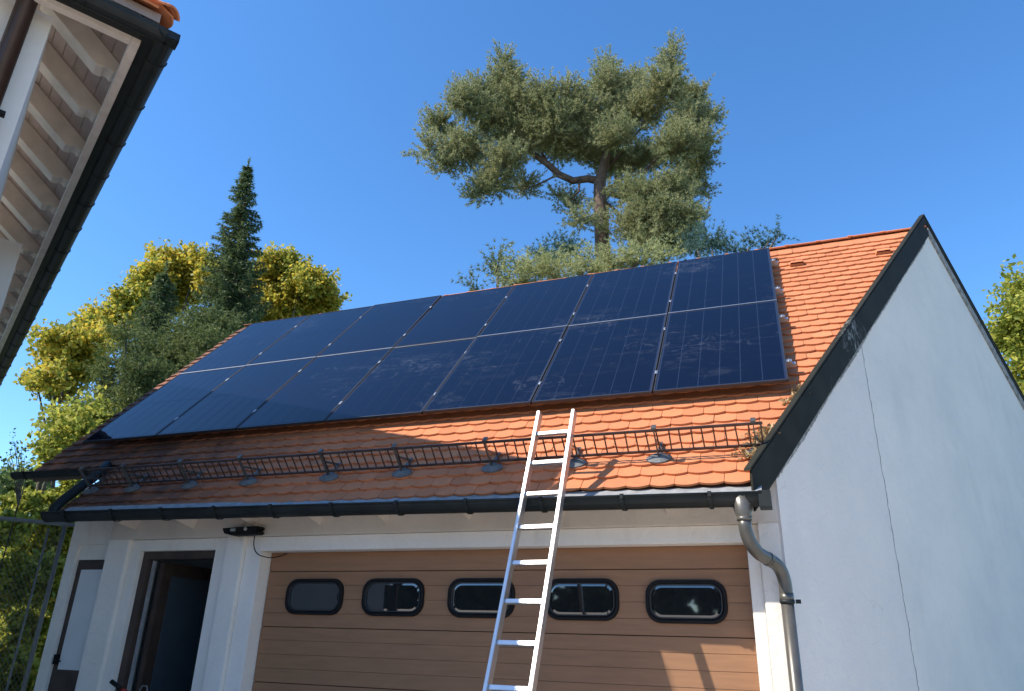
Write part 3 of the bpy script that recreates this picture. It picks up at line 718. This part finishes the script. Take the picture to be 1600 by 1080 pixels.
# roof tiles at the visible corner
tmb = MB()
for k in range(8):
    dist = k*.145; c_ = math.cos(HP)*dist
    for i in range(60):
        a = .20 + c_ + i*TW + (TW/2 if k % 2 else 0)
        if a > LA: continue
        mw = Matrix.Translation((a, -.09 - c_, hz(-.09 - c_) + .09)) @ Matrix.Rotation(math.pi, 4, 'Z') @ Matrix.Rotation(HP, 4, 'X')
        tmb.add([mw @ Vector(x) for x in TV], TF)
        a2 = -.29 - c_ - i*TW - (TW/2 if k % 2 else 0)
        if a2 < LB: continue
        mw = Matrix.Translation((.09 + c_, a2, hz(-.09 - c_) + .09)) @ Matrix.Rotation(-math.pi/2, 4, 'Z') @ Matrix.Rotation(HP, 4, 'X')
        tmb.add([mw @ Vector(x) for x in TV], TF)
o = hch('tiles', tmb, M['tiles'], hroof); o['kind'] = 'stuff'
ha = math.atan(tp/math.sqrt(2))
for i in range(12):
    s = .10 + i*.36/math.sqrt(2)*math.cos(ha)
    mw = Matrix.Translation((s, -s, hz(-s) + .115)) @ Matrix.Rotation(R_(-45), 4, 'Z') @ Matrix.Rotation(-ha, 4, 'Y'); hch('hip_tile', MB().add([mw @ Vector(x) for x in cv], cf), M['tile'], hroof)
# its gutters (a thing of their own) and brown drainpipe
hg = tag(empty('house_gutter', HQ), 'dark gutter running round the corner of the near house eave', 'gutter')
def hgch(n_, mb, mt, b=0): return hm(mb).build(n_, mt, hg, b)
def trough(mb, p, q, r):
    half_gutter(mb, p, q, r, 9)
mb = MB(); trough(mb, (.002, -.087, 0), (LA, -.087, 0), .085); hgch('trough', mb, M['zinc_dark'])
mb = MB(); trough(mb, (.087, -.002, 0), (.087, LB, 0), .085); hgch('trough', mb, M['zinc_dark'])
hgch('corner_piece', MB().box((.0, -.10, -.086), (.10, .0, .006)), M['zinc_dark'], .012)
hgch('drip_strip', MB().box((.17, -.243, -.03), (LA, -.165, .03)).box((.165, -.243, -.0301), (.25, LB, .03)), M['zinc_dark'])
for k in range(17):
    a = .42 + k*.735
    pts = [(a, -.087 + math.cos(R_(x))*.090, math.sin(R_(x))*.090) for x in range(-180, 1, 15)]
    hgch('bracket', MB().tube(pts, .005, 6), M['zinc_dark'])
for b in (-.7, -1.5, -2.3):
    pts = [(.087 - math.cos(R_(x))*.090, b, math.sin(R_(x))*.090) for x in range(-180, 1, 15)]
    hgch('bracket', MB().tube(pts, .005, 6), M['zinc_dark'])
hd = tag(empty('drainpipe', HQ - Vector((0, 0, HZ))), 'dark brown drainpipe on the wall of the near house', 'drainpipe')
hm(MB().tube([(.36, -1.05, .05), (.36, -1.05, HZ-.02), (.30, -1.0, HZ+.01)], .068, 16)).build('shaft', M['brown_pipe'], hd)
for z in (HZ-1.12, HZ-3): hm(MB().tube([(.36, -1.05, z-.014), (.36, -1.05, z+.014)], .073, 16).box((.33, -.985, z-.014), (.39, -.94, z+.014))).build('clip', M['black'], hd)

# ------------------------------------------------------------------ vegetation
def blob_points(blobs, n, shell=.75, clump=.22, per=40):
    """leaf centres gathered in clumps spread through ellipsoids: [(centre, radii)]"""
    sub = []
    for c, r in blobs:
        sub.append((c, r*.72))
        for _ in range(6):
            d = rng.normal(size=3); d /= np.linalg.norm(d); sub.append((c + d*r*rng.uniform(.55, .85), r*rng.uniform(.28, .5)))
    blobs = sub
    vol = np.array([np.prod(b[1])**(2/3) for b in blobs]); vol /= vol.sum(); P = []; NR = []
    for (c, r), f in zip(blobs, vol):
        m = max(3, int(n*f/per)); d = rng.normal(size=(m, 3)); d /= np.linalg.norm(d, axis=1)[:, None]
        rad = rng.uniform(shell-.35, 1.0, m)**.6; sc = c + d*rad[:, None]*r
        k = rng.integers(0, m, int(n*f)); q = rng.normal(size=(len(k), 3))*clump*np.mean(r)*rng.uniform(.5, 1.2, m)[k][:, None]
        q[:, 2] *= .75; P.append(sc[k] + q); NR.append(d[k])
    return np.concatenate(P), np.concatenate(NR)
def px_blobs(lst, dist, depth=1.0, sx=1.0, sy=1.0, jitter=1.0):
    out_ = []
    for (px, py, rx, ry, *dd) in lst:
        d = dist + (dd[0] if dd else rng.uniform(-1, 1)*jitter)
        c = at(px, py, d); e = at(px+rx, py, d); h = at(px, py-ry, d)
        a = np.linalg.norm(e-c)*sx; b = abs(h[2]-c[2])*sy
        out_.append((c, np.array([a, a*depth, b])))
    return out_
def trunk(name, pts, radii, mat, parent, n=10): return MB().tube(pts, radii, n).build(name, mat, parent)
def tree_root(name, p, label, cat, group=None): return tag(empty(name, (p[0], p[1], 0)), label, cat, group)
def attach(o, root): o.matrix_parent_inverse = Matrix.Translation(-root.location); return o
def leafy(name, label, blobs, n, size, mat, base, cat='tree', group=None, limbs=3, trunk_r=.22, per=16, clump=.34, shell=.75, pname='crown'):
    root = tree_root(name, base, label, cat, group)
    area = sum(np.mean(r)**2 for c, r in blobs)
    if pname == 'crown':
        fine = []
        for c, r in blobs:
            fine.append((c, r*.70))
            for _ in range(5):
                d = rng.normal(size=3); d /= np.linalg.norm(d); d[2] = abs(d[2])*.9 if rng.random() < .7 else d[2]
                fine.append((c + d*r*rng.uniform(.7, 1.0), r*rng.uniform(.16, .34)))
        area = sum(max(np.mean(r)**2, .12) for c, r in fine)
        P, NR = pine_tufts(fine, n/(3*4.6*area), .085, .60, .30)
        P = np.repeat(P, 3, 0); NR = np.repeat(NR, 3, 0); P = P + rng.normal(size=P.shape)*size*.75
    else: P, NR = blob_points(blobs, n, shell, clump, per)
    P[:, 2] = np.maximum(P[:, 2], .1)
    attach(link(pname, np_mesh(pname, *leaf_arrays(P, rng.uniform(.7, 1.25, len(P))*size, NR*.3 + np.array([0, 0, .15])), mat), root), root)
    if trunk_r:
        top = max(b[0][2] for b in blobs); b0 = Vector((base[0], base[1], 0)); cc = sum((b[0] for b in blobs), np.zeros(3))/len(blobs)
        mb = MB(); hub = Vector((base[0]*.8+cc[0]*.2, base[1]*.8+cc[1]*.2, top*.45)); mb.tube([b0, b0*.5+hub*.5 + Vector((.1, .05, 0)), hub], [trunk_r, trunk_r*.8, trunk_r*.65], 10)
        for b in blobs:
            e = Vector(b[0]); mb.tube([hub, hub*.5+e*.5 + Vector((rng.normal()*.2, rng.normal()*.2, .15)), e], [trunk_r*.42, trunk_r*.25, trunk_r*.08], 6)
        attach(mb.build('trunk', M['bark2'], root), root)
    return root

# needles: tufts of thin triangles along twigs
def needle_tris(P, D, n_per, length, width, spread=.8):
    n = len(P); P = np.repeat(P, n_per, 0); D = np.repeat(D, n_per, 0)
    d = D + rng.normal(size=P.shape)*spread; d /= np.linalg.norm(d, axis=1)[:, None]
    sde = np.cross(d, rng.normal(size=P.shape)); sde /= np.linalg.norm(sde, axis=1)[:, None]
    L = length*rng.uniform(.7, 1.25, (len(P), 1)); a = P - sde*width*.5; b = P + sde*width*.5; c = P + d*L
    v = np.stack([a, b, c], 1).reshape(-1, 3); i = np.arange(len(P))*3
    return v, np.stack([i, i+1, i+2], 1)
def pine_tufts(blobs, twigs, step, tl, up=.55):
    P = []; D = []
    for c, r in blobs:
        nt_ = max(6, int(twigs*np.mean(r)**2))
        d = rng.normal(size=(nt_, 3)); d /= np.linalg.norm(d, axis=1)[:, None]; d[:, 2] = d[:, 2]*.8
        root_ = c + d*r*rng.uniform(.1, .8, (nt_, 1))
        dirs = d*1.0 + np.array([0, 0, up]) + rng.normal(size=(nt_, 3))*.35; dirs /= np.linalg.norm(dirs, axis=1)[:, None]
        ln = rng.uniform(.45, 1.1, nt_)*tl
        for q, e, l in zip(root_, dirs, ln):
            k = max(2, int(l/step)); t = np.linspace(0, 1, k)[:, None]
            bend = np.array([0, 0, .12*l])
            P.append(q + e*l*t + bend*t*t + rng.normal(size=(k, 3))*.02); D.append(np.repeat(e[None], k, 0))
    return np.concatenate(P), np.concatenate(D)
def zb(lst, s, ox, oy): return [(ox+x/s, oy+y/s, rx/s, ry/s, *r) for x, y, rx, ry, *r in lst]

# the tall pine
PD = 19.5
pb = zb([(170, 380, 60, 55), (290, 300, 80, 60), (270, 480, 100, 60), (190, 530, 60, 45), (380, 610, 80, 40), (330, 650, 55, 30), (430, 530, 90, 70), (400, 380, 100, 80), (520, 330, 90, 70),
         (430, 190, 60, 55), (470, 270, 65, 60), (380, 290, 70, 65), (330, 240, 45, 40), (590, 260, 50, 45), (432, 120, 22, 45), (480, 210, 40, 35), (255, 240, 28, 35), (560, 430, 90, 65), (640, 390, 100, 95), (710, 460, 90, 60), (610, 320, 70, 60), (640, 480, 70, 45), (800, 490, 80, 50), (480, 440, 80, 70), (520, 625, 50, 35),
         (690, 260, 55, 55), (760, 330, 90, 80), (845, 140, 28, 40), (840, 220, 65, 60), (920, 240, 80, 55), (975, 205, 45, 30), (900, 330, 90, 75), (1000, 320, 90, 80), (780, 430, 90, 60), (880, 430, 80, 50),
         (1100, 150, 40, 55), (1105, 75, 18, 35), (1080, 230, 85, 60), (1170, 280, 75, 60), (1180, 380, 90, 75), (1265, 350, 28, 28), (1240, 440, 45, 50), (1120, 470, 100, 70), (1000, 520, 100, 50), (880, 540, 95, 50), (1230, 520, 50, 45), (1180, 590, 80, 55),
         (1110, 660, 100, 75, -.7), (1000, 670, 90, 70, -.9), (925, 650, 50, 50, -.6), (1060, 760, 100, 65, -.9), (1000, 760, 80, 60, -1.0), (1170, 760, 60, 75), (1150, 850, 75, 50), (950, 790, 70, 70, -.8), (1010, 860, 85, 45, -.9), (1080, 830, 80, 50, -.9), (1240, 650, 25, 22), (1245, 740, 22, 22), (1240, 225, 12, 12), (1260, 345, 30, 18),
         (700, 700, 45, 35), (745, 765, 45, 35), (650, 660, 25, 28), (830, 700, 22, 45), (835, 790, 18, 40), (130, 470, 45, 22), (85, 485, 14, 8)], 2.58, 620, 50)
B = px_blobs(pb, PD, .9, jitter=1.1)
pbase = at(942, 398, PD)
pine = tree_root('pine_tree', pbase, 'tall spreading pine with a bare reddish trunk rising behind the roof ridge', 'tree')
P, D = pine_tufts(B, 620, .065, .52)
v_, f_ = needle_tris(P, D, 11, .115, .021, .65)
attach(link('crown', np_mesh('crown', v_, f_, M['pine']), pine), pine)
def zp(x, y, d=0): return Vector(at(620+x/2.58, 50+y/2.58, PD+d))
tb = Vector((pbase[0], pbase[1], 0))
attach(trunk('trunk', [tb, zp(832, 930), zp(826, 800), zp(820, 690), zp(818, 610), zp(840, 520), zp(860, 420), zp(880, 320)], [.34, .235, .225, .21, .19, .15, .11, .06], M['bark'], pine, 14), pine)
mb = MB(); mb.tube([zp(815, 600), zp(770, 592), zp(710, 600), zp(655, 575), zp(610, 535), zp(560, 500), zp(450, 440), zp(300, 400)], [.13, .12, .115, .11, .10, .09, .06, .03], 10)
attach(mb.build('limb', M['bark'], pine), pine)
for pts in ([(830, 640), (900, 600), (1000, 560), (1100, 500)], [(700, 600), (640, 580), (580, 610), (500, 640)], [(840, 560), (950, 430), (1060, 300), (1100, 130)], [(610, 535), (560, 440), (480, 300), (435, 150)],
            [(850, 460), (800, 330), (835, 180)], [(835, 680), (930, 760), (1010, 840)], [(840, 650), (960, 690), (1120, 700), (1200, 760)], [(735, 600), (735, 640), (700, 680)], [(1000, 560), (1120, 440), (1230, 420)]):
    pv = [zp(x, y, rng.uniform(-.6, .6) if i else 0) for i, (x, y) in enumerate(pts)]; attach(MB().tube(pv, [.05*(1-.7*i/(len(pv)-1)) for i in range(len(pv))], 8).build('limb', M['bark'], pine), pine)
mb = MB()
for b in B:
    for _ in range(2):
        q = Vector(b[0]); d = Vector(np.clip(rng.normal(size=3), -1, 1)*b[1]*.55); mb.tube([q, q + d*.5 + Vector((0, 0, -.05)), q + d], [.025, .018, .008], 5)
attach(tag(mb.build('twigs', M['bark'], pine), kind='stuff'), pine)

def needle_bush(name, label, lst, dist, mat, twigs=560, n_per=10, cat='tree', jitter=.8, tl=.42, nl=.11, nw=.018, up=.55, group=None):
    B = px_blobs(lst, dist, .9, jitter=jitter); c = B[0][0]; root = tree_root(name, (c[0], c[1]), label, cat, group)
    P, D = pine_tufts(B, twigs, .07, tl, up); P[:, 2] = np.maximum(P[:, 2], .1)
    attach(link('crown', np_mesh('crown', *needle_tris(P, D, n_per, nl, nw), mat), root), root)
    mb = MB(); b0 = Vector((c[0], c[1], 0)); hub = Vector((c[0], c[1], c[2]*.8)); mb.tube([b0, hub], [.14, .10], 8)
    for b in B: mb.tube([hub, Vector(b[0])], [.05, .02], 6)
    attach(mb.build('trunk', M['bark2'], root), root); return root
needle_bush('dwarf_pine', 'pale yellow green low pine boughs along the ridge below the tall trunk', zb([(560, 965, 70, 38), (640, 975, 90, 34), (760, 955, 100, 36), (880, 938, 90, 26), (1060, 905, 60, 36), (980, 925, 80, 24), (500, 970, 45, 36), (480, 1010, 80, 26)], 2.58, 620, 50), 14.5, M['pine_low'])
needle_bush('dwarf_pine', 'blue green pine boughs left of the tall trunk behind the pale boughs', zb([(690, 890, 70, 35), (620, 920, 60, 45), (590, 910, 40, 40)], 2.58, 620, 50), 16.5, M['pine_blue'], 480)
needle_bush('dwarf_pine', 'dark blue green pine sprays above the last panel near the gable', zb([(1270, 860, 55, 40), (1330, 875, 55, 30), (1420, 868, 40, 20), (1500, 845, 16, 26), (1540, 815, 12, 24), (1210, 870, 60, 50), (1470, 868, 40, 14)], 2.58, 620, 50), 16.0, M['pine_blue'], 480)
needle_bush('cypress', 'small dark green conifer tip left of the pale pine boughs', [(778, 420, 20, 28, 0), (780, 402, 10, 12, 0), (790, 432, 18, 20, 0), (738, 445, 8, 12, 0), (742, 452, 12, 10, 0)], 15.0, M['yew'], 260, cat='conifer')

# spruces: whorls of drooping branches
def spruce(label, top, bot, halfw, dist, mat, n_whorl, dens=1.0, power=.85):
    tp_ = at(*top, dist); bt = at(*bot, dist); R0 = np.linalg.norm(at(bot[0]+halfw, bot[1], dist) - bt)
    root = tree_root('spruce_tree', (bt[0], bt[1]), label, 'tree')
    H = tp_[2] - bt[2]; P = []; D = []; mb = MB()
    ax = lambda t: tp_*(1-t) + bt*t
    for i in range(n_whorl):
        t = (i + rng.uniform(-.3, .3))/n_whorl*1.15; t = max(.0, t); c = ax(t)
        R = R0*(.07 + .93*t**power); nb = int(5 + 5*t)
        for j in range(nb):
            a = 2*math.pi*(j + rng.uniform(0, 1))/nb; L = R*rng.uniform(.72, 1.12); dr = np.array([math.cos(a), math.sin(a), 0])
            k = max(4, int(L/.085*dens)); s = np.linspace(.08, 1, k)[:, None]
            sag = (-.38*s + .30*s*s*s)*L*(.6 + .5*t)
            pts = c + dr*L*s + np.array([0, 0, 1])*sag
            mb.tube([c, pts[k//2], pts[-1]], [.03, .02, .006], 4, False)
            # side twigs
            side = np.array([-dr[1], dr[0], 0])
            for m_ in range(4):
                off = rng.normal(size=(k, 1))*.20*L*(1.05-s)*.9 + rng.normal(size=(k, 1))*.03
                q = pts + side*off + np.array([0, 0, -1])*(np.abs(off)*.35 + rng.uniform(0, .09, (k, 1))); P.append(q)
                D.append(dr*.7 + side*np.sign(off)*.6 + np.array([0, 0, -.45]) + np.zeros((k, 3)))
    P.append(ax(0)[None] + np.array([[0, 0, z] for z in np.linspace(-.3, .35, 14)])); D.append(np.repeat(np.array([[0, 0, 1.]]), 14, 0))
    P = np.concatenate(P); D = np.concatenate(D)
    attach(link('crown', np_mesh('crown', *needle_tris(P, D, 4, .16, .042, .5), mat), root), root)
    attach(tag(mb.build('branches', M['bark2'], root), kind='stuff'), root)
    attach(trunk('trunk', [(bt[0], bt[1], 0), tuple(bt), tuple(tp_)], [.28, .2, .02], M['bark2'], root), root)
    return root
spruce('tall slender dark spruce rising above the yellow trees', (387, 262), (352, 575), 78, 25, M['spruce'], 48)
spruce('shorter dark spruce with a blunt top left of the slender spruce', (257, 428), (238, 640), 62, 23, M['spruce'], 28, 1.0, .6)

s2 = 2.077
leafy('maple_tree', 'broad maple turning yellow behind the conifers at the roof edge', px_blobs(zb([(560, 375, 80, 50), (480, 425, 80, 60), (640, 360, 50, 40), (420, 490, 70, 50), (620, 450, 80, 70), (340, 535, 55, 45), (300, 590, 70, 50), (540, 480, 90, 70), (700, 420, 60, 80), (400, 570, 90, 60)], s2, 0, 240), 30, .8, jitter=1.5), 56000, .115, M['maple'], at(250, 600, 31))
leafy('maple_tree', 'golden yellow maple at the far left beside the blue sky', px_blobs(zb([(240, 620, 100, 55), (170, 655, 55, 45), (150, 735, 50, 40), (230, 710, 80, 55), (290, 660, 70, 60), (120, 745, 25, 18), (200, 780, 50, 40)], s2, 0, 240), 27, .8, jitter=1.0), 34000, .105, M['maple'], at(100, 700, 28))
leafy('maple_tree', 'yellow green maple right of the slender spruce above the panels', px_blobs(zb([(900, 370, 75, 50), (980, 425, 85, 65), (1050, 470, 48, 50), (860, 450, 60, 80), (900, 510, 120, 60), (830, 520, 60, 60), (1010, 500, 90, 50)], s2, 0, 240), 30, .8, jitter=1.2), 46000, .115, M['maple'], at(440, 480, 31))
leafy('lime_tree', 'low yellow green bush tree hugging the lower left roof verge', px_blobs(zb([(215, 890, 60, 55), (185, 950, 40, 50), (260, 900, 60, 60), (170, 1000, 22, 36), (240, 970, 60, 60), (330, 880, 80, 50)], s2, 0, 240), 20, .8, jitter=.8), 24000, .085, M['lime'], at(90, 700, 20))
def yew(label, lst, dist, twigs, mat):
    return needle_bush('yew_tree', label, zb(lst, s2, 0, 240), dist, mat, twigs, 8, 'conifer', .8, .42, .11, .026, .25)
yew('dense grey green conifer between the dark spruce and the roof edge', [(440, 640, 60, 80), (450, 720, 75, 80), (410, 590, 35, 50), (500, 740, 80, 70), (380, 780, 60, 50), (430, 800, 60, 60)], 20.5, 430, M['yew'])
yew('upright grey green conifer at the left below the yellow maple', [(345, 690, 35, 60), (350, 760, 60, 80), (310, 830, 60, 60), (360, 850, 70, 50), (270, 880, 50, 50)], 21.5, 430, M['yew'])
yew('green conifer in front of the slender spruce beside the panels', [(600, 600, 75, 75), (650, 540, 50, 60), (580, 680, 80, 60), (660, 620, 70, 70), (710, 570, 60, 60), (540, 660, 60, 60), (630, 700, 60, 40)], 21.0, 430, M['yew'])

# right edge tree
leafy('lime_tree', 'green yellow tree reaching in beyond the far gable slope', px_blobs([(1600, 452, 28, 16), (1610, 490, 45, 28), (1592, 512, 30, 24), (1575, 528, 18, 14), (1600, 560, 34, 30), (1570, 540, 14, 12), (1640, 540, 50, 80), (1650, 620, 60, 60), (1610, 600, 30, 40), (1690, 500, 60, 60), (1670, 700, 70, 60), (1720, 620, 80, 80), (1710, 780, 70, 60), (1760, 540, 60, 70)], 21, .8, jitter=.6), 40000, .085, M['lime'], at(1720, 700, 23), trunk_r=.1)

# hedge and bushes at the left, chain link fence
leafy('hedge', 'tall yellow green hedge behind the wire fence left of the garage', px_blobs([(50, 870, 70, 60, 1.2), (20, 930, 70, 70, 1.4), (100, 900, 50, 70, 1.2), (60, 1000, 70, 60, 1.4), (0, 1000, 70, 70, 1.5), (40, 800, 60, 30), (95, 790, 45, 32), (10, 830, 50, 30), (80, 835, 45, 25), (30, 980, 50, 40), (70, 1020, 45, 40), (5, 1040, 50, 60), (60, 1075, 50, 40), (100, 960, 30, 40), (60, 900, 60, 50), (0, 910, 50, 50), (110, 760, 25, 18), (130, 840, 40, 60)], 18.5, .7, jitter=.9), 60000, .080, M['lime'], at(50, 1000, 19), 'hedge', None, trunk_r=0, clump=.26, shell=.8, pname='foliage')
leafy('bush', 'grey green bush at the left edge above the hedge', px_blobs([(10, 760, 40, 16), (45, 765, 30, 16), (-20, 770, 40, 30)], 21, .8, jitter=.5), 5000, .09, M['bush'], at(0, 900, 21), 'bush', None, trunk_r=.06)
mb = MB()
tw = tree_root('dead_shrub', at(25, 740, 16), 'thin leafless twigs standing against the sky at the left', 'shrub')
for px, py in ((22, 690), (34, 700), (12, 720), (28, 712), (44, 725), (38, 715), (16, 705)):
    a = Vector(at(28, 790, 16)); b = Vector(at(px, py, 16)); mb.tube([Vector((a.x, a.y, 0)), a, a*.5+b*.5 + Vector((.05, 0, 0)), b], [.014, .011, .008, .004], 5)
attach(mb.build('twigs', M['bark2'], tw), tw)
P = np.array([at(px + rng.normal()*5, py + rng.normal()*9, 16) for px, py in ((22, 690), (34, 705), (12, 725), (28, 715), (44, 735)) for _ in range(26)])
attach(link('dry_leaves', np_mesh('dry_leaves', *leaf_arrays(P, rng.uniform(.02, .045, len(P))), M['bush']), tw), tw)

fence = tag(empty('wire_fence', (-8.0, 0, 0)), 'grey wire mesh fence with tall posts against the hedge at the lower left', 'fence'); fi = Matrix.Translation((8, 0, 0))
def fch2(n_, mb, mt): o = mb.build(n_, mt, fence); o.matrix_parent_inverse = fi; return o
fch2('post', MB().tube([(-8.0, 0, 0), (-8.0, 0, 2.78)], .023, 10), M['wire']); fch2('post', MB().tube([(-8.25, .0, 0), (-8.25, .0, 2.74)], .012, 8), M['wire'])
fch2('post', MB().tube([(-10.4, .0, 0), (-10.4, .0, 3.0)], .030, 10), M['wire'])
fch2('top_rail', MB().tube([(-10.4, 0, 3.0), (-9.13, 0, 2.885), (-8.0, 0, 2.78), (-7.5, 0, 2.75)], .024, 10), M['wire'])
mb = MB()
for i in range(-30, 25):
    for s in (1, -1):
        x0 = -8.02 - i*.075; z0 = 0.9; x1 = x0 - s*1.85
        if s == 1: pts = [(x0, z0), (x1, 2.75)]
        else: pts = [(x0, z0), (x1, 2.75)]
        (xa, za), (xb, zb_) = pts
        lo, hi = -10.4, -8.02
        t0, t1 = sorted(((lo-xa)/(xb-xa), (hi-xa)/(xb-xa))); t0, t1 = max(0, t0), min(1, t1)
        if t1 - t0 < .02: continue
        A = (xa+(xb-xa)*t0, .012*s, za+(zb_-za)*t0); Bp = (xa+(xb-xa)*t1, .012*s, za+(zb_-za)*t1)
        mb.tube([A, Bp], .0016, 4, False)
o = fch2('mesh_wires', mb, M['wire']); o['kind'] = 'stuff'

# woods across the yard behind the viewer (seen in the window reflections)
P = []
for i in range(46):
    x = -72 + i*2.2; c = np.array([x, -34 + rng.uniform(-3, 3), rng.uniform(2.6, 4.4)]); P.append((c, np.array([2.6, 2.0, c[2]+rng.uniform(.5, 2.5)])))
pp, nr = blob_points(P, 40000, .8, .2, 30); pp[:, 2] = np.maximum(pp[:, 2], .1)
o = link('far_woods', np_mesh('far_woods', *leaf_arrays(pp, rng.uniform(.5, .9, len(pp)), nr), M['woods'])); tag(o, kind='stuff')
